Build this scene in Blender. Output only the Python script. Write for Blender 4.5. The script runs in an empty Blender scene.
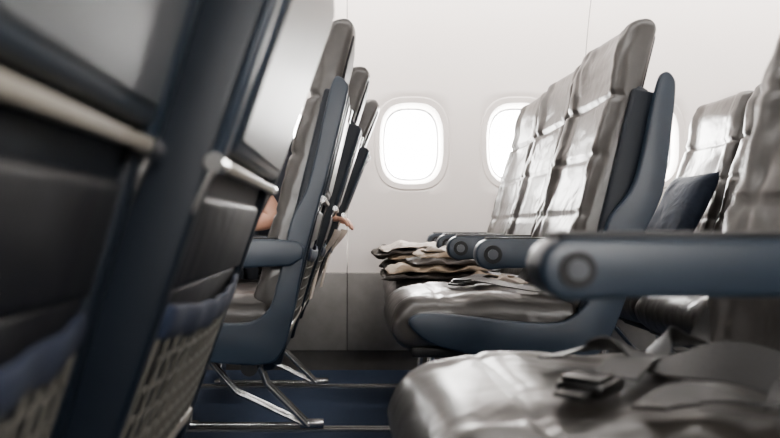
import bpy, bmesh, math, random
from mathutils import Vector, noise
random.seed(4)
S=bpy.context.scene
COL=S.collection
F=730.0

# ------------------------------------------------------------ materials
def mat(name,c1,c2=None,rough=.5,metal=0,nscale=20,bump=0,bscale=60,dist=.002,crease=0,cscale=9,coat=0,spec=.5,sheen=0,wr=0):
    m=bpy.data.materials.new(name); m.use_nodes=True
    nt=m.node_tree; N=nt.nodes; L=nt.links
    p=N['Principled BSDF']
    p.inputs['Roughness'].default_value=rough
    p.inputs['Metallic'].default_value=metal
    p.inputs['Coat Weight'].default_value=coat
    p.inputs['Specular IOR Level'].default_value=spec
    p.inputs['Sheen Weight'].default_value=sheen
    tc=N.new('ShaderNodeTexCoord')
    c2=c2 or tuple(min(1,x*1.15) for x in c1)
    n=N.new('ShaderNodeTexNoise'); n.inputs['Scale'].default_value=nscale; n.inputs['Detail'].default_value=4
    L.new(tc.outputs['Object'],n.inputs['Vector'])
    r=N.new('ShaderNodeValToRGB')
    r.color_ramp.elements[0].position=.35; r.color_ramp.elements[1].position=.65
    r.color_ramp.elements[0].color=(*c1,1); r.color_ramp.elements[1].color=(*c2,1)
    L.new(n.outputs['Fac'],r.inputs['Fac']); L.new(r.outputs['Color'],p.inputs['Base Color'])
    last=None
    def addb(h,st,d):
        nonlocal last
        b=N.new('ShaderNodeBump'); b.inputs['Strength'].default_value=st; b.inputs['Distance'].default_value=d
        L.new(h,b.inputs['Height'])
        if last: L.new(last.outputs['Normal'],b.inputs['Normal'])
        last=b
    if crease:
        n2=N.new('ShaderNodeTexNoise'); n2.inputs['Scale'].default_value=cscale; n2.inputs['Detail'].default_value=2
        n2.inputs['Distortion'].default_value=1.0
        L.new(tc.outputs['Object'],n2.inputs['Vector']); addb(n2.outputs['Fac'],crease,.02)
    if wr:
        # thin leather wrinkles: ridged, distorted noise
        n4=N.new('ShaderNodeTexNoise'); n4.noise_type='RIDGED_MULTIFRACTAL'; n4.inputs['Scale'].default_value=13; n4.inputs['Detail'].default_value=2
        n4.inputs['Distortion'].default_value=.8
        mp=N.new('ShaderNodeMapping'); mp.inputs['Scale'].default_value=(1,1.6,.55)
        L.new(tc.outputs['Object'],mp.inputs['Vector']); L.new(mp.outputs['Vector'],n4.inputs['Vector']); addb(n4.outputs['Fac'],wr,.004)
    if bump:
        n3=N.new('ShaderNodeTexNoise'); n3.inputs['Scale'].default_value=bscale; n3.inputs['Detail'].default_value=2
        L.new(tc.outputs['Object'],n3.inputs['Vector']); addb(n3.outputs['Fac'],bump,dist)
    if last: L.new(last.outputs['Normal'],p.inputs['Normal'])
    return m

LEATHER=mat('leather_grey',(.030,.026,.023),(.043,.038,.034),rough=.33,bump=.25,bscale=260,dist=.001,crease=.30,cscale=8,spec=.7,wr=.35)
LEATHER_D=mat('leather_dark',(.006,.006,.008),(.009,.009,.012),rough=.5,bump=.3,bscale=200,dist=.001,crease=.2,spec=.35)
NAVY=mat('shell_navy',(.012,.021,.035),(.014,.025,.041),rough=.4,bump=.15,bscale=500,dist=.0005)
NAVY_D=mat('shell_dark_navy',(.0035,.0065,.012),(.0045,.008,.014),rough=.48,spec=.3)
BLACK=mat('plastic_black',(.005,.005,.006),rough=.5,spec=.3)
TRAY=mat('tray_grey',(.030,.036,.043),(.036,.043,.05),rough=.38,spec=.4,bump=.1,bscale=400,dist=.0005)
CREAM=mat('trim_cream',(.30,.27,.22),rough=.4)
METAL=mat('brushed_metal',(.5,.5,.5),rough=.25,metal=1)
METAL_D=mat('buckle_metal',(.07,.07,.07),rough=.3,metal=1)
BUTTON=mat('recline_button',(.06,.065,.075),rough=.3)
NET=mat('net_cord',(.075,.07,.06),rough=.8)
BLUEF=mat('blue_fabric',(.004,.010,.030),(.006,.014,.04),rough=.85,bump=.5,bscale=300)
WALLM=mat('wall_panel_white',(.82,.755,.715),(.84,.775,.735),rough=.42,nscale=2,bump=.04,bscale=400,dist=.0004)
RIM=mat('window_rim',(.66,.68,.72),rough=.4)
DADO=mat('dado_grey',(.20,.19,.18),(.23,.22,.21),rough=.6,bump=.2,bscale=300)
SEAM=mat('seam_dark',(.08,.075,.07),rough=.8)
CARPET=mat('carpet_blue',(.005,.016,.042),(.009,.026,.068),rough=.95,nscale=120,bump=.8,bscale=350,dist=.003)
CEIL=mat('ceiling_white',(.62,.61,.60),rough=.6)
TAN=mat('blanket_tan',(.26,.19,.13),(.36,.27,.19),rough=.85,crease=.6,cscale=16,bump=.4,bscale=200)
BROWN=mat('blanket_brown',(.035,.028,.024),(.07,.055,.045),rough=.8,crease=.6,cscale=16)
BEIGE=mat('paper_beige',(.34,.28,.23),(.46,.39,.33),rough=.7,crease=.5,cscale=20)
BELT=mat('belt_webbing',(.010,.0095,.009),(.015,.014,.014),rough=.45,bump=.5,bscale=500)
SKIN=mat('skin',(.60,.30,.20),(.66,.36,.25),rough=.5)
HAIR=mat('hair',(.03,.018,.012),rough=.6)
SHIRT=mat('shirt_cloth',(.05,.055,.07),rough=.9,crease=.4)
TROUS=mat('trouser_cloth',(.02,.022,.03),rough=.9,crease=.4)
EYE=mat('eye_white',(.8,.8,.8),rough=.2)
LIP=mat('lips',(.45,.15,.13),rough=.5)

# ------------------------------------------------------------ mesh helpers
def finish(bm,name,mats,smooth=True,sharp=None):
    bmesh.ops.recalc_face_normals(bm,faces=bm.faces)
    me=bpy.data.meshes.new(name); bm.to_mesh(me); bm.free()
    for m in (mats if isinstance(mats,(list,tuple)) else [mats]): me.materials.append(m)
    if smooth:
        for p in me.polygons: p.use_smooth=True
    if sharp:
        me.set_sharp_from_angle(angle=math.radians(sharp))
    return me
def put(name,me,parent=None,loc=(0,0,0),rot=(0,0,0)):
    o=bpy.data.objects.new(name,me); COL.objects.link(o); o.location=loc; o.rotation_euler=rot
    if parent: o.parent=parent
    return o
def empty(name,loc=(0,0,0)):
    o=bpy.data.objects.new(name,None); o.empty_display_size=.1; COL.objects.link(o); o.location=loc; return o
def loft(rings,bm=None,cap=True,mi=0):
    bm=bm or bmesh.new(); vs=[[bm.verts.new(p) for p in r] for r in rings]; n=len(rings[0])
    for a,b in zip(vs[:-1],vs[1:]):
        for i in range(n):
            f=bm.faces.new((a[i],a[(i+1)%n],b[(i+1)%n],b[i])); f.material_index=mi
    if cap:
        for r in (vs[0],vs[-1]):
            f=bm.faces.new(r); f.material_index=mi
    return bm
def box(x0,x1,y0,y1,z0,z1,bev=.004,seg=2,bm=None,mi=0,xf=None):
    t=bmesh.new(); bmesh.ops.create_cube(t,size=1)
    for v in t.verts:
        v.co=Vector(((x0+x1)/2+v.co.x*(x1-x0),(y0+y1)/2+v.co.y*(y1-y0),(z0+z1)/2+v.co.z*(z1-z0)))
    if bev>0: bmesh.ops.bevel(t,geom=list(t.edges)+list(t.verts),offset=bev,segments=seg,affect='EDGES',profile=.5)
    if bm is None: bm=bmesh.new()
    return merge(bm,t,mi,xf)
def merge(bm,t,mi=0,xf=None):
    mp={}
    for v in t.verts: mp[v]=bm.verts.new(xf(v.co) if xf else v.co)
    for f in t.faces:
        try:
            g=bm.faces.new([mp[v] for v in f.verts]); g.material_index=mi
        except ValueError: pass
    t.free(); return bm
def tube(pts,r,bm=None,mi=0,n=12,rs=None):
    bm=bm or bmesh.new(); pts=[Vector(p) for p in pts]; rings=[]
    for i,p in enumerate(pts):
        d=(pts[min(i+1,len(pts)-1)]-pts[max(i-1,0)]).normalized()
        a=d.cross(Vector((0,1,0)))
        if a.length<.1: a=d.cross(Vector((1,0,0)))
        a.normalize(); b=d.cross(a); rr=rs[i] if rs else r
        rings.append([p+a*rr*math.cos(t)+b*rr*math.sin(t) for t in [2*math.pi*k/n for k in range(n)]])
    return loft(rings,bm,True,mi)
def catmull(P,k=8):
    P=[Vector(p) for p in P]; out=[]
    for i in range(len(P)-1):
        p0=P[max(i-1,0)];p1=P[i];p2=P[i+1];p3=P[min(i+2,len(P)-1)]
        for j in range(k):
            t=j/k
            out.append(.5*((2*p1)+(p2-p0)*t+(2*p0-5*p1+4*p2-p3)*t*t+(3*p1-p0-3*p2+p3)*t**3))
    out.append(P[-1]); return out
def prism(poly,y0,y1,bev=.004,bm=None,mi=0,seg=2):
    t=bmesh.new(); a=[t.verts.new((x,y0,z)) for x,z in poly]; b=[t.verts.new((x,y1,z)) for x,z in poly]; n=len(poly)
    t.faces.new(a); t.faces.new(b[::-1])
    for i in range(n): t.faces.new((a[i],b[i],b[(i+1)%n],a[(i+1)%n]))
    bmesh.ops.recalc_face_normals(t,faces=t.faces)
    if bev:
        es=[e for e in t.edges if abs(e.verts[0].co.y-e.verts[1].co.y)<1e-6]
        bmesh.ops.bevel(t,geom=es,offset=bev,segments=seg,affect='EDGES',profile=.5)
    if bm is None: bm=bmesh.new()
    return merge(bm,t,mi)
def smoothpoly(pts,k=5):
    n=len(pts); out=[]
    for i in range(n):
        p0,p1,p2,p3=[Vector(pts[(i+j)%n]) for j in (-1,0,1,2)]
        for j in range(k):
            t=j/k; q=.5*((2*p1)+(p2-p0)*t+(2*p0-5*p1+4*p2-p3)*t*t+(3*p1-p0-3*p2+p3)*t**3); out.append((q.x,q.y))
    return out
def ribbon(path,width,wdirs,th=.003,k=10):
    P=catmull(path,k)
    WD=catmull(wdirs,k) if isinstance(wdirs[0],(tuple,list)) else [Vector(wdirs)]*len(P)
    bm=bmesh.new(); rings=[]
    for i,p in enumerate(P):
        d=(P[min(i+1,len(P)-1)]-P[max(i-1,0)]).normalized(); wd=WD[i]
        w=(wd-d*d.dot(wd)).normalized()*width/2; u=d.cross(w).normalized()*th/2
        rings.append([p-w-u,p+w-u,p+w+u,p-w+u])
    return loft(rings,bm)

# ------------------------------------------------------------ seat parts (local: faces -X, centred on y=0)
R0=Vector((.60,0,.30)); T=Vector((.237,0,.9715)); RN=Vector((.9715,0,-.237))
def SP(s,y,n): return R0+T*s+RN*n+Vector((0,y,0))
def sbox(s0,s1,y0,y1,n0,n1,bev=.004,bm=None,mi=0,seg=2):
    return box(s0,s1,y0,y1,n0,n1,bev,seg,bm,mi,xf=lambda c:SP(c.x,c.y,c.z))
def sm(a,b,x):
    t=max(0,min(1,(x-a)/(b-a))); return t*t*(3-2*t)

def back_cushion(seed=0):
    s0,s1=.15,.935; NS=130; NR=110; r=.032; rings=[]
    for i in range(NS+1):
        u=i/NS; u=.5-.5*math.cos(math.pi*u); s=s0+(s1-s0)*u
        d=min(s-s0,s1-s); e=1 if d>r else math.sqrt(max(0.0004,1-((r-d)/r)**2))
        w=.215-.012*sm(.5,.93,s)-.03*(1-e)
        th=(.038-.006*sm(.45,.8,s))*e
        cn=-.042+.004*sm(.7,.93,s)
        ring=[]
        for k in range(NR):
            a=2*math.pi*k/NR; ca,sa=math.cos(a),math.sin(a)
            y=w*math.copysign(abs(ca)**.28,ca); n=th*math.copysign(abs(sa)**.55,sa)
            if n<0:
                yy=abs(y)/w
                n-= e*(.018*sm(.5,.85,yy)*(1-.5*sm(.9,1,yy)))*(1-.3*sm(.65,.8,s))
                g=0
                for q,dep in ((.40,.006),(.56,.006),(.72,.014)):
                    g+=dep*math.exp(-((s-q)/.006)**2)
                g+=.007*math.exp(-((yy-.66)/.022)**2)
                n+=g*e
                n-=.008*math.exp(-((s-.34)/.1)**2)*e+.012*math.exp(-((s-.84)/.06)**2)*e
                n+=.009*noise.noise(Vector((y*20,s*8,2+seed)))*e+.004*noise.noise(Vector((y*42,s*24,7+seed)))*e
            ring.append(SP(s,y,cn+n))
        rings.append(ring)
    return finish(loft(rings),'back_cushion',LEATHER)
def seat_cushion():
    x0,x1=.12,.60; NX=100; NR=110; rings=[]; r=.065
    for i in range(NX+1):
        u=i/NX; u=.5-.5*math.cos(math.pi*u); x=x0+(x1-x0)*u
        d=x-x0; e=1 if d>r else math.sqrt(max(.0006,1-((r-d)/r)**2))
        d2=x1-x; 
        if d2<.03: e=min(e,math.sqrt(max(.0006,1-((.03-d2)/.03)**2)))
        w=.226-.03*(1-e); h=.066*e; cz=.430-.012*(1-sm(0,.16,d))
        ring=[]
        for k in range(NR):
            a=2*math.pi*k/NR; ca,sa=math.cos(a),math.sin(a)
            y=w*math.copysign(abs(ca)**.3,ca); z=h*math.copysign(abs(sa)**.5,sa)
            if z>0:
                yy=abs(y)/w
                z+=e*(.012*(1-yy*yy)+.008*math.exp(-((yy-.78)/.14)**2))
                z-=e*(.006*math.exp(-((yy-.6)/.02)**2)+.004*math.exp(-((x-.24)/.006)**2))
                z+=e*.009*noise.noise(Vector((x*9,y*16,5)))+e*.0035*noise.noise(Vector((x*20,y*44,9)))
            ring.append(Vector((x,y,cz+z)))
        rings.append(ring)
    return finish(loft(rings),'seat_cushion',LEATHER)
def rear_shell():
    rings=[]; NR=48
    for i in range(49):
        u=i/48; s=.0+.76*u; d=min(s,.76-s); r=.03; e=1 if d>r else math.sqrt(max(.001,1-((r-d)/r)**2))
        w=.229-.03*(1-e)-.006*sm(.4,.76,s); ring=[]
        for k in range(NR):
            a=2*math.pi*k/NR; ca,sa=math.cos(a),math.sin(a)
            y=w*math.copysign(abs(ca)**.22,ca); n=.022*e*math.copysign(abs(sa)**.5,sa)
            ring.append(SP(s,y,-.018+n-.012*(1-e)))
        rings.append(ring)
    bm=loft(rings)
    for sg in (-1,1):
        y0,y1=sorted((sg*.206,sg*.232))
        sbox(.03,.74,y0,y1,-.048,.012,.008,bm,0,3)
        y0,y1=sorted((sg*.204,sg*.230))
        sbox(.47,.735,y0,y1,.008,.018,.004,bm,1,2)      # blue edge trim either side of the tray
    return finish(bm,'rear_shell',[NAVY_D,NAVY],sharp=50)
def rear_lower():
    bm=bmesh.new()
    sbox(.345,.435,-.203,.203,-.005,.010,.008,bm,0,3)
    sbox(.06,.345,-.203,.203,-.01,.005,.004,bm,0)
    return finish(bm,'lower_back_panel',LEATHER_D,sharp=50)
def tray():
    bm=bmesh.new()
    sbox(.476,.735,-.198,.198,.002,.020,.008,bm,1,3)
    sbox(.490,.722,-.187,.187,.018,.0225,.002,bm,0,1)
    return finish(bm,'tray_table',[TRAY,NAVY],sharp=40)
def tray_bar():
    bm=bmesh.new()
    sbox(.459,.470,-.206,.206,.004,.022,.003,bm,0,3)
    return finish(bm,'tray_bar',CREAM,sharp=40)
def hinges():
    bm=bmesh.new()
    for sg in (-1,1):
        tube([SP(.464,sg*.20,.014),SP(.464,sg*.235,.014)],.0085,bm)
        tube([SP(.464,sg*.226,.014),SP(.42,sg*.226,.008),SP(.35,sg*.224,-.012)],.004,bm)
    sbox(.70,.735,-.02,.02,.021,.029,.003,bm)
    return finish(bm,'tray_hinges',METAL,sharp=40)
def pocket_band():
    bm=bmesh.new(); rings=[]
    for i in range(25):
        y=-.2+.4*i/24; bow=.012*(1-(y/.2)**2)+.010+.002*math.sin(i*1.3)
        c=[]
        for k in range(10):
            a=2*math.pi*k/10; c.append(SP(.320+.017*math.cos(a)-.01*(1-(y/.2)**2),y,bow+.005*math.sin(a)))
        rings.append(c)
    return finish(loft(rings,bm),'pocket_band',BLUEF)
def pocket_net():
    bm=bmesh.new(); ny,ns=13,6
    def P(a,b): 
        y=-.195+.39*a; s=.14+.17*b; bow=(1-(2*a-1)**2)*(.004+.008*b)+.009+.002*b
        return SP(s,y,bow)
    for j in range(ny+1):
        tube([P(j/ny,i/8) for i in range(9)],.0022,bm,n=5)
    for i in range(ns+1):
        tube([P(j/16,i/ns) for j in range(17)],.0022,bm,n=5)
    return finish(bm,'pocket_net',NET)
def pocket_sill():
    bm=sbox(.115,.138,-.203,.203,.0,.014,.004); return finish(bm,'pocket_sill',CREAM,sharp=40)
def frame():
    bm=bmesh.new()
    box(.17,.60,-.215,.215,.345,.372,.006,2,bm)
    tube([(.28,-.245,.325),(.28,.245,.325)],.022,bm); tube([(.54,-.245,.325),(.54,.245,.325)],.022,bm)
    return finish(bm,'seat_pan',BLACK,sharp=40)
def shroud(p,n): return finish(prism(smoothpoly(p,5),-.014,.014,.006,seg=3),n,NAVY,sharp=40)
BASE=[(.17,.455),(.165,.425),(.24,.378),(.44,.342),(.57,.335)]
END=[(.58,.462),(.49,.437),(.24,.462)]
SH=shroud(BASE+[(.64,.375),(.695,.49),(.725,.62),(.775,.725),(.797,.80),(.820,1.0),(.816,1.05),(.79,1.06),(.768,.99),(.722,.79),(.655,.69),(.628,.55)]+END,'side_shroud')
SHM=shroud(BASE+[(.62,.36),(.65,.45),(.68,.60),(.712,.72),(.735,.80),(.785,1.0),(.782,1.04),(.755,1.05),(.735,.99),(.69,.79),(.645,.69),(.615,.55)]+END,'side_shroud_slim')
SHL=shroud(BASE+[(.61,.355),(.64,.43),(.64,.49),(.61,.50)]+END,'side_shroud_low')
def armrest(cx=.36,cz=.61,r=.038,hw=.024,xe=.68,slim=False):
    poly=[]
    for k in range(17):
        a=math.pi/2+math.pi*k/16; poly.append((cx+r*math.cos(a),cz+r*math.sin(a)))
    if slim: poly+=[(cx+.04,cz-r+.0025),(xe-.03,cz-r+.004),(xe,cz-.01),(xe,cz+.012),(xe-.02,cz+r-.001)]
    else: poly+=[(.40,cz-r+.004),(.52,.576),(.645,.582),(.675,.60),(xe,.625),(.665,.642),(.60,.648)]
    bm=prism(poly,-hw,hw,.006,seg=3)
    q=r/.041*(1.0 if not slim else .95)
    for sg in (-1,1):
        c=Vector((cx+.003,sg*(hw-.0005),cz))
        tube([c,c+Vector((0,sg*.0035,0))],.0245*q,bm,1,28)
        tube([c,c+Vector((0,sg*.0060,0))],.0135*q,bm,2,24)
    box(cx-.01,xe-.07,-hw+.004,hw-.004,cz+r-.003,cz+r+.004,.003,2,bm,1)
    return finish(bm,'armrest',[NAVY,BLACK,BUTTON],sharp=40)
def legs():
    bm=bmesh.new()
    for dy in (0,.035):
        tube([(.30,dy,.32),(.27,dy,.16),(.26,dy,.012)],.010,bm)
        tube([(.46,dy,.32),(.52,dy,.16),(.66,dy,.018)],.010,bm)
        tube([(.30,dy,.27),(.42,dy,.13),(.63,dy,.03)],.007,bm)
    tube([(.24,.017,.02),(.70,.017,.02)],.008,bm)
    box(.63,.71,-.006,.041,.0125,.035,.005,2,bm); box(.23,.29,-.006,.041,.0125,.03,.005,2,bm)
    return finish(bm,'leg_frame',METAL,sharp=40)
def headcover():
    bm=sbox(.745,.90,-.185,.185,-.03,-.006,.010,None,0,3); return finish(bm,'headrest_rear',LEATHER_D,sharp=50)
M=dict(back=back_cushion(),back2=back_cushion(11),back3=back_cushion(23),cush=seat_cushion(),shell=rear_shell(),low=rear_lower(),tray=tray(),bar=tray_bar(),hin=hinges(),
  band=pocket_band(),net=pocket_net(),sill=pocket_sill(),pan=frame(),shr=SH,shm=SHM,shl=SHL,arm=armrest(),leg=legs(),hr=headcover(),
  slim=armrest(cx=.238,cz=.646,r=.0255,hw=.026,xe=.64,slim=True))

def buckle_mesh():
    bm=bmesh.new(); box(-.032,.032,-.024,.024,0,.014,.005,2,bm); box(-.028,.014,-.02,.02,.013,.019,.003,2,bm)
    box(-.06,-.03,-.015,.015,.004,.009,.002,1,bm)
    return finish(bm,'buckle',METAL_D,sharp=40)
BUCK=buckle_mesh()
ZC=.508
def belt(parent,pat=0):
    if pat==0:
        a=[(.575,.17,.56),(.55,.175,.52),(.50,.15,ZC+.018),(.455,.09,ZC+.028),(.42,.03,ZC+.018),(.38,-.02,ZC+.024),(.34,-.07,ZC+.014)]
        aw=[(.5,-.6,0),(.5,-.6,.1),(.5,-.5,.3),(.3,-.3,.5),(.5,-.4,.2),(.5,-.6,0),(.6,-.5,0)]
        b=[(.575,-.17,.56),(.55,-.18,.525),(.50,-.16,ZC+.022),(.455,-.09,ZC+.034),(.41,-.03,ZC+.022),(.39,.04,ZC+.030),(.36,.08,ZC+.020),(.31,.06,ZC+.012)]
        bw=[(.5,.6,.1),(.5,.6,.2),(.4,.4,.5),(.3,.3,.6),(.5,.3,.2),(.6,.1,-.3),(.6,.3,.0),(.4,.8,0)]
        c=[(.53,-.20,ZC+.016),(.48,-.17,ZC+.022),(.43,-.20,ZC+.016),(.38,-.16,ZC+.018),(.33,-.18,ZC+.010)]
        cw=[(.3,.8,0),(.3,.6,.3),(.3,.7,-.2),(.3,.7,.2),(.3,.8,0)]
        bl=(.305,-.10,ZC+.006)
        put('belt_strap_3',finish(ribbon(c,.04,cw),'belt3',BELT,sharp=40),parent)
    else:
        a=[(.575,.17,.56),(.54,.175,.515),(.46,.10,ZC+.012),(.40,.06,ZC+.03),(.35,.0,ZC+.012)]; aw=(.5,-.6,0)
        b=[(.575,-.17,.56),(.54,-.18,.515),(.45,-.12,ZC+.012),(.40,-.06,ZC+.02),(.35,.06,ZC+.022)]; bw=(.5,.6,.1)
        bl=(.33,-.03,ZC+.006)
    put('belt_strap_1',finish(ribbon(a,.046,aw),'belt1',BELT,sharp=40),parent)
    put('belt_strap_2',finish(ribbon(b,.046,bw),'belt2',BELT,sharp=40),parent)
    put('belt_buckle',BUCK,parent,bl,(0,0,.9))

PIV=Vector((.58,0,.38))
cnt=0
def seat(X,Y,arm_hi=True,arm_lo=False,shr_lo=None,shr_hi=None,leg=None,belts=None,rec=0,slim=None,arm_off=(0,0,0)):
    global cnt; cnt+=1
    e=empty('airplane_seat',(X,Y,0))
    b=bpy.data.objects.new('backrest_pivot',None); b.empty_display_size=.05; COL.objects.link(b); b.parent=e; b.location=PIV; b.rotation_euler=(0,math.radians(rec),0)
    for k,n in (('cush','seat_cushion'),('pan','seat_pan')): put(n,M[k],e)
    for k,n in ((('back','back2','back3')[cnt%3],'back_cushion'),('shell','rear_shell'),('low','lower_back_panel'),('tray','tray_table'),
        ('bar','tray_bar'),('hin','tray_hinges'),('band','pocket_band'),('net','pocket_net'),('sill','pocket_sill'),('hr','headrest_rear')):
        put(n,M[k],b,-PIV)
    if arm_hi: put('armrest',M['arm'],e,(arm_off[0],.245,arm_off[2]))
    if arm_lo: put('armrest',M['arm'],e,(0,-.253,0))
    if slim is not None: put('armrest_slim',M['slim'],e,(0,slim,0))
    if shr_lo: put('side_shroud',M[shr_lo],e,(0,-.247,0))
    if shr_hi: put('side_shroud',M[shr_hi],e,(0,.247,0))
    if leg is not None: put('leg_frame',M['leg'],e,(0,leg,0))
    if belts is not None: belt(e,belts)
    return e
PITCH=.78
for r in (-2,-1,0,1,2):
    X=r*PITCH
    L_=r<0
    seat(X,2.07,True,True,shr_lo='shm' if L_ else 'shr',leg=.34,belts=1 if r==0 else None)
    seat(X+(.0 if L_ else .03),2.57,True,belts=1 if r==0 else None,rec=4 if L_ else 0)
    seat(X+(.0 if L_ else .05),3.07,True,leg=.0,belts=0 if r==0 else None,rec=8 if L_ else 0)
for r in (-2,-1,0,1):
    L_=r<0
    X=r*PITCH-(.085 if L_ else .06)
    seat(X,.83,True,False,shr_hi='shl' if L_ else 'shr',leg=.06,belts=0 if r==0 else None,rec=5.5 if L_ else 0,slim=-.235 if r==0 else None,arm_off=(.03,0,.004))
    seat(X-(.025 if r==-1 else 0),.33,False,leg=-.05,rec=3 if L_ else 0)
    seat(X-(.025 if r==-1 else 0),-.18,False,rec=3 if L_ else 0)

# ------------------------------------------------------------ room
WY=3.45
def prof(z):
    return -.16*max(0,z-1.15)**2*2.2 - .03*max(0,.75-z)
PAN0=.01; PW=1.115; ZW=1.07
def outline(ang,hw,hh,p=3.0):
    c,s=math.cos(ang),math.sin(ang); k=(abs(c/hw)**p+abs(s/hh)**p)**(-1/p); return c*k,s*k
def wall(y0,sg,name):
    bm=bmesh.new()
    def V(x,z,d=0): return (x,y0+sg*(prof(z)+d),z)
    for pi in range(-4,5):
        a=PAN0+pi*PW+.002; b=a+PW-.004; mid=(a+b)/2
        zb,zt=ZW-.30,ZW+.30
        def grid(xa,xb,za,zc,nx,nz):
            vs=[[bm.verts.new(V(xa+(xb-xa)*i/nx,za+(zc-za)*j/nz)) for i in range(nx+1)] for j in range(nz+1)]
            for j in range(nz):
                for i in range(nx): bm.faces.new((vs[j][i],vs[j][i+1],vs[j+1][i+1],vs[j+1][i]))
        grid(a,b,.46,zb,4,8); grid(a,b,zt,2.2,4,20)
        for (xa,xb) in ((a,mid),(mid,b)):
            cx=mid+(-.2525 if xa==a else .2525)
            per=[]; n=20
            for i in range(n): per.append((xa+(xb-xa)*i/n,zb))
            for i in range(n): per.append((xb,zb+(zt-zb)*i/n))
            for i in range(n): per.append((xb-(xb-xa)*i/n,zt))
            for i in range(n): per.append((xa,zt-(zt-zb)*i/n))
            rings=[]; 
            spec=[(None,0)]+[((.185,.228),0),((.181,.224),.003),((.177,.220),.003),((.173,.216),-.001),((.150,.192),.004),((.138,.180),.022),((.131,.172),.05)]
            for q,(hwh,d) in enumerate(spec):
                ring=[]
                for (px,pz) in per:
                    if hwh is None: ring.append(bm.verts.new(V(px,pz)))
                    else:
                        ang=math.atan2((pz-ZW)/.30,(px-cx)/.27); ang=math.atan2(math.sin(ang)*.23,math.cos(ang)*.18)
                        ox,oz=outline(ang,*hwh); ring.append(bm.verts.new(V(cx+ox,ZW+oz,d)))
                rings.append(ring)
            first=[]
            for t in (.33,.66):
                first.append([bm.verts.new(V(A.co.x+(B.co.x-A.co.x)*t,A.co.z+(B.co.z-A.co.z)*t)) for A,B in zip(rings[0],rings[1])])
            rings=[rings[0]]+first+rings[1:]
            for A,B in zip(rings[:-1],rings[1:]):
                m=len(A)
                for i in range(m): bm.faces.new((A[i],A[(i+1)%m],B[(i+1)%m],B[i]))
            prev=rings[-1]
            for hwh,d in (((.125,.165),.052),((.120,.160),.075)):
                ring=[]
                for (px,pz) in per:
                    ang=math.atan2((pz-ZW)/.30,(px-cx)/.27); ang=math.atan2(math.sin(ang)*.23,math.cos(ang)*.18)
                    ox,oz=outline(ang,*hwh); ring.append(bm.verts.new(V(cx+ox,ZW+oz,d)))
                m=len(ring)
                for i in range(m):
                    f=bm.faces.new((prev[i],prev[(i+1)%m],ring[(i+1)%m],ring[i])); f.material_index=1
                prev=ring
            wins.append((cx,y0+sg*(prof(ZW)+.078),sg))
    for pi in range(-4,6):
        x=PAN0+pi*PW
        vs=[[bm.verts.new(V(x+dx,.46+(1.74)*j/30,.006)) for dx in (-.012,.012)] for j in range(31)]
        for j in range(30):
            f=bm.faces.new((vs[j][0],vs[j][1],vs[j+1][1],vs[j+1][0])); f.material_index=2
    me=finish(bm,name,[WALLM,RIM,SEAM],sharp=35); put(name,me)
wins=[]
wall(WY,1,'wall_window_side'); wall(-.60,-1,'wall_near_side')
g=bpy.data.materials.new('window_acrylic'); g.use_nodes=True; nt=g.node_tree; nt.nodes.clear()
o=nt.nodes.new('ShaderNodeOutputMaterial'); mx=nt.nodes.new('ShaderNodeMixShader'); tr=nt.nodes.new('ShaderNodeBsdfTransparent'); gl=nt.nodes.new('ShaderNodeBsdfGlossy')
gl.inputs['Roughness'].default_value=.05; mx.inputs[0].default_value=.04
nt.links.new(tr.outputs[0],mx.inputs[1]); nt.links.new(gl.outputs[0],mx.inputs[2]); nt.links.new(mx.outputs[0],o.inputs[0])
for i,(cx,y,sg) in enumerate(wins):
    if not -2.6<cx<4.2: continue
    bm=bmesh.new(); vs=[]
    for k in range(48):
        a=2*math.pi*k/48; ox,oz=outline(a,.122,.162); vs.append(bm.verts.new((ox,0,oz)))
    bm.faces.new(vs); put('window_%d'%(i+1),finish(bm,'pane',g),None,(cx,y-sg*.004,ZW))
    L=bpy.data.lights.new('portal','AREA'); L.shape='RECTANGLE'; L.size=.26; L.size_y=.34; L.cycles.is_portal=True
    lo=bpy.data.objects.new('window_portal',L); COL.objects.link(lo); lo.location=(cx,y-sg*.01,ZW)
    lo.rotation_euler=(-math.pi/2 if sg>0 else math.pi/2,0,0)
XA,XB=-2.7,4.3
for y0,sg,nm in ((WY,1,'dado'),(-.60,-1,'dado_near')):
    bm=bmesh.new()
    for pi in range(-4,5):
        a=PAN0+pi*PW+.002
        ys=sorted((y0+sg*(-.018),y0+sg*.02)); box(a,a+PW-.004,ys[0],ys[1],.095,.458,.004,2,bm)
    ys=sorted((y0+sg*-.004,y0+sg*.02)); box(XA-1,XB+1,ys[0],ys[1],0,.5,0,1,bm,1)
    put('trim_1' if sg>0 else 'trim_2',finish(bm,nm,[DADO,SEAM],sharp=40))
put('floor',finish(box(XA-.1,XB+.1,-.66,WY+.06,-.05,0,0),'floor',CARPET,False))
put('ceiling',finish(box(XA-.1,XB+.1,-.66,WY+.06,2.18,2.23,0),'ceiling',CEIL,False))
put('wall_front',finish(box(XA-.06,XA,-.66,WY+.1,0,2.18,0),'wf',CEIL,False))
put('wall_back',finish(box(XB,XB+.06,-.66,WY+.1,0,2.18,0),'wb',CEIL,False))
for i,(ya,yb) in enumerate(((2.92,3.24),(-.42,.1))):
    bm=bmesh.new(); box(XA+.02,XB-.02,ya,yb,1.80,2.12,.05,4,bm)
    put('overhead_bin',finish(bm,'bin',CEIL,sharp=60))
for i,y in enumerate((3.08,2.43,.9,.27)):
    bm=bmesh.new(); box(XA,XB,y-.022,y-.008,0,.010,.001,1,bm); box(XA,XB,y+.008,y+.022,0,.010,.001,1,bm); box(XA,XB,y-.01,y+.01,0,.003,0,1,bm)
    put('trim_%d'%(i+3),finish(bm,'seat_track',METAL,sharp=40))

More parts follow.
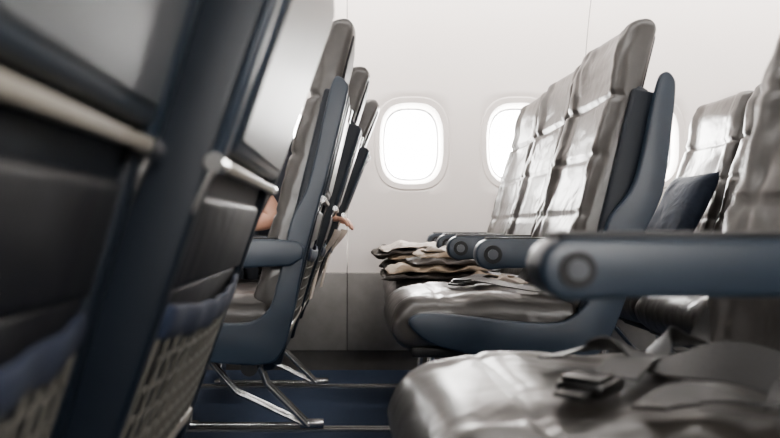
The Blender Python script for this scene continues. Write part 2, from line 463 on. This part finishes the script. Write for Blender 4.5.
# ------------------------------------------------------------ loose objects
def cloth_slab(w,d,h,seed,mi,bm,z0,ox,oy):
    nx=36
    def zt(x,y): return z0+h+.022*noise.noise(Vector((x*14,y*14,seed)))+.010*noise.noise(Vector((x*40,y*30,seed+3)))
    rings=[]
    for i in range(nx+1):
        u=i/nx; x=ox+u*w; e=math.sqrt(max(.02,1-abs(2*u-1)**8)); ring=[]
        for k in range(56):
            a=2*math.pi*k/56; ca,sa=math.cos(a),math.sin(a)
            y=oy+d/2*math.copysign(abs(ca)**.35,ca)+.012*noise.noise(Vector((u*4,seed,1)))
            zz=(.5+.5*math.copysign(abs(sa)**.6,sa))
            xx=x+.030*noise.noise(Vector((y*9,seed,zz)))
            droop=-.035*(1-sm(0,.22,u))*(.4+.6*noise.noise(Vector((y*12,seed,4))))
            b=z0+.006*noise.noise(Vector((xx*9,y*9,seed+1)))
            top=max(zt(xx,y),b+.006); m=(b+top)/2+max(droop,-.02)*(1 if ox<.115 else 0)
            ring.append(Vector((xx,y,m+(top-b)*(zz-.5)*e)))
        rings.append(ring)
    loft(rings,bm,True,mi)
def pile(name,X,Y,specs,mats):
    e=empty(name,(X,Y,0)); bm=bmesh.new()
    for (w,d,h,seed,mi,z0,ox,oy) in specs: cloth_slab(w,d,h,seed,mi,bm,z0,ox,oy)
    put('folds',finish(bm,name,mats),e); return e
pile('folded_blanket',.06,3.07,[(.36,.40,.030,1,1,.506,.10,0),(.34,.38,.024,2,0,.538,.12,0),(.38,.38,.020,7,1,.564,.07,.01),(.33,.36,.012,8,2,.590,.09,.01)],[TAN,BROWN,BEIGE])
pile('folded_jacket',.05,2.57,[(.36,.42,.018,11,1,.506,.085,0),(.32,.40,.018,12,0,.526,.10,.0),(.28,.36,.018,15,1,.548,.17,.01),(.24,.30,.016,17,0,.568,.20,.02),(.16,.2,.012,19,2,.586,.24,.02)],[TAN,BROWN,BEIGE])
pile('crumpled_paper',0,2.07,[(.14,.12,.014,21,0,.512,.38,.10),(.09,.08,.010,25,1,.528,.40,.11)],[BEIGE,TAN])

def pillow(name,loc,rot,sx,sy,sz,m):
    bm=bmesh.new(); n=24
    for sgn in (1,-1):
        g_=[]
        for j in range(n+1):
            row=[]
            for i in range(n+1):
                u=2*i/n-1; v=2*j/n-1
                h=sz*((1-u**4)*(1-v**4))**.55
                row.append(bm.verts.new((u*sx*(1-.07*(1-v*v)),v*sy*(1-.07*(1-u*u)),sgn*h*(1+.15*noise.noise(Vector((u*2,v*2,sgn)))))))
            g_.append(row)
        for j in range(n):
            for i in range(n): bm.faces.new((g_[j][i],g_[j][i+1],g_[j+1][i+1],g_[j+1][i]))
    bmesh.ops.remove_doubles(bm,verts=bm.verts,dist=.0008)
    return put(name,finish(bm,name,m),None,loc,rot)
pillow('travel_pillow',(1.33,2.90,.745),(0,math.radians(-62),0),.16,.17,.05,mat('pillow_navy',(.005,.008,.015),(.008,.012,.022),rough=.85,crease=.5,spec=.2))

def magazine(X,Y,y,tilt,m):
    e=empty('magazine',(X,Y,0)); bm=bmesh.new(); rings=[]
    for i in range(13):
        s=.14+.25*i/12; n=.014+.03*sm(.25,.4,s); 
        rings.append([SP(s,y-.07,n+.004),SP(s,y,n+.010+tilt*sm(.28,.4,s)),SP(s,y+.07,n+.002),SP(s,y+.07,n-.001),SP(s,y,n+.005+tilt*sm(.28,.4,s)),SP(s,y-.07,n)])
    put('pages',finish(loft(rings,bm),'magazine',m,sharp=40),e)
magazine(-PITCH+.03,3.07,-.06,.02,BEIGE); magazine(-PITCH+.01,2.57,-.04,.015,BEIGE)

# ------------------------------------------------------------ passenger in the forward row, middle seat
pe=empty('seated_passenger',(-PITCH,2.57,0))
def skin_obj(name,verts,edges,radii,m,sub=2,root=0):
    me=bpy.data.meshes.new(name); me.from_pydata(verts,edges,[]); me.materials.append(m)
    o=put(name,me,pe)
    md=o.modifiers.new('skin','SKIN'); md.use_smooth_shade=True
    for i,r in enumerate(radii):
        sv=me.skin_vertices[0].data[i]; sv.radius=(r,r) if not isinstance(r,tuple) else r; sv.use_root=(i==root)
    s=o.modifiers.new('sub','SUBSURF'); s.levels=sub; s.render_levels=sub
    return o
skin_obj('shirt',[(.46,0,.57),(.47,0,.70),(.50,0,.85),(.52,0,.98),(.53,0,1.05),(.52,-.13,1.02),(.49,-.185,.97),(.45,-.215,.86),(.52,.13,1.02),(.51,.185,.97),(.51,.225,.86)],
 [(0,1),(1,2),(2,3),(3,4),(3,5),(5,6),(6,7),(3,8),(8,9),(9,10)],[.13,.12,.125,.12,.06,.07,.058,.052,.07,.058,.045],SHIRT)
skin_obj('trousers',[(.45,0,.575),(.40,-.09,.575),(.20,-.10,.575),(.02,-.10,.56),(.03,-.10,.32),(.03,-.10,.10),(.40,.09,.575),(.20,.10,.575),(.02,.10,.56),(.03,.10,.32),(.03,.10,.10)],
 [(0,1),(1,2),(2,3),(3,4),(4,5),(0,6),(6,7),(7,8),(8,9),(9,10)],[.11,.085,.075,.06,.055,.045,.085,.075,.06,.055,.045],TROUS)
for sg in (-1,1):
    skin_obj('shoe',[(.045,sg*.10,.05),(-.03,sg*.10,.042),(-.13,sg*.10,.036)],[(0,1),(1,2)],[.045,.042,.034],BLACK)
def hand(wrist,d,up,side,tag,curl=1):
    d=Vector(d).normalized(); up=Vector(up).normalized(); lat=d.cross(up).normalized()*side; w=Vector(wrist)
    skin_obj('palm_'+tag,[w-d*.02,w+d*.02,w+d*.055,w+d*.085],[(0,1),(1,2),(2,3)],[(.024,.017),(.032,.015),(.038,.014),(.036,.011)],SKIN)
    for i,(o,l) in enumerate(((.029,.070),(.010,.080),(-.010,.074),(-.028,.058))):
        b=w+d*.075+lat*o; sp=(d+lat*o*1.5).normalized()
        p1=b+(sp-up*.2*(curl-1)).normalized()*l*.42+up*.006; p2=p1+(sp-up*.45*curl).normalized()*l*.32; p3=p2+(sp-up*1.0*curl).normalized()*l*.26
        skin_obj('finger_%s_%d'%(tag,i+1),[b,p1,p2,p3],[(0,1),(1,2),(2,3)],[.0095,.009,.008,.0065],SKIN)
    t0=w+d*.025+lat*.025; t1=t0+(d*.6+lat*.8).normalized()*.035; t2=t1+(d+lat*.3-up*.2).normalized()*.032; t3=t2+(d-up*.3).normalized()*.02
    skin_obj('thumb_'+tag,[t0,t1,t2,t3],[(0,1),(1,2),(2,3)],[.013,.011,.0095,.0075],SKIN)
skin_obj('forearm_near',[(.455,-.215,.88),(.50,-.24,.78),(.56,-.25,.705),(.52,-.25,.697),(.43,-.255,.69)],[(0,1),(1,2),(2,3),(3,4)],[.042,.042,.042,.038,.027],SKIN)
hand((.42,-.255,.686),(-1,0,-.06),(0,0,1),1,'near')
# the other arm hangs back over the armrest between two backrests
skin_obj('forearm_far',[(.51,.225,.86),(.51,.245,.79),(.52,.248,.745),(.59,.25,.735),(.655,.25,.722)],[(0,1),(1,2),(2,3),(3,4)],[.04,.036,.034,.028,.022],SKIN)
hand((.680,.245,.716),(1,-.15,-.12),(.15,0,1),-1,'far',2.0)
skin_obj('head_and_neck',[(.52,0,1.05),(.505,0,1.12),(.475,0,1.17),(.475,0,1.24),(.48,0,1.30)],[(0,1),(1,2),(2,3),(3,4)],[.06,.052,(.07,.075),(.082,.09),(.06,.066)],SKIN)
skin_obj('hair',[(.535,0,1.19),(.525,0,1.27),(.49,0,1.335),(.45,0,1.345)],[(0,1),(1,2),(2,3)],[.055,.075,.065,.04],HAIR)
skin_obj('nose',[(.40,0,1.245),(.383,0,1.215),(.385,0,1.205)],[(0,1),(1,2)],[.008,.012,.010],SKIN)
skin_obj('mouth',[(.403,-.022,1.172),(.392,0,1.172),(.403,.022,1.172)],[(0,1),(1,2)],[.005,.008,.005],LIP)
for sg in (-1,1):
    skin_obj('eye',[(.402,sg*.032,1.25),(.400,sg*.034,1.25)],[(0,1)],[.010,.010],EYE)
    skin_obj('ear',[(.485,sg*.083,1.25),(.49,sg*.088,1.225),(.482,sg*.082,1.205)],[(0,1),(1,2)],[.013,.014,.008],SKIN)

# ------------------------------------------------------------ lights
W=bpy.data.worlds.new('sky'); S.world=W; W.use_nodes=True
bg=W.node_tree.nodes['Background']; bg.inputs[0].default_value=(1,.98,.95,1); bg.inputs[1].default_value=75
def area(name,loc,rot,sx,sy,p,c):
    L=bpy.data.lights.new(name,'AREA'); L.shape='RECTANGLE'; L.size=sx; L.size_y=sy; L.energy=p; L.color=c
    o=bpy.data.objects.new(name,L); COL.objects.link(o); o.location=loc; o.rotation_euler=rot; return o
area('ceiling_light_aisle',(.8,1.5,2.15),(0,0,0),6.4,.35,50,(1,.95,.91))
area('sidewall_wash_light',(.8,3.02,1.785),(math.radians(48),0,0),6.4,.10,105,(1,.94,.90))

# ------------------------------------------------------------ camera
cam=bpy.data.cameras.new('camera'); co=bpy.data.objects.new('camera',cam); COL.objects.link(co); S.camera=co
cam.sensor_width=36; cam.lens=36*F/780; co.location=(0,0,.68); co.rotation_euler=(math.pi/2,0,0)
cam.shift_x=45/780; cam.shift_y=7/780; cam.clip_start=.03
cam.dof.use_dof=True; cam.dof.focus_distance=2.3; cam.dof.aperture_fstop=4.2
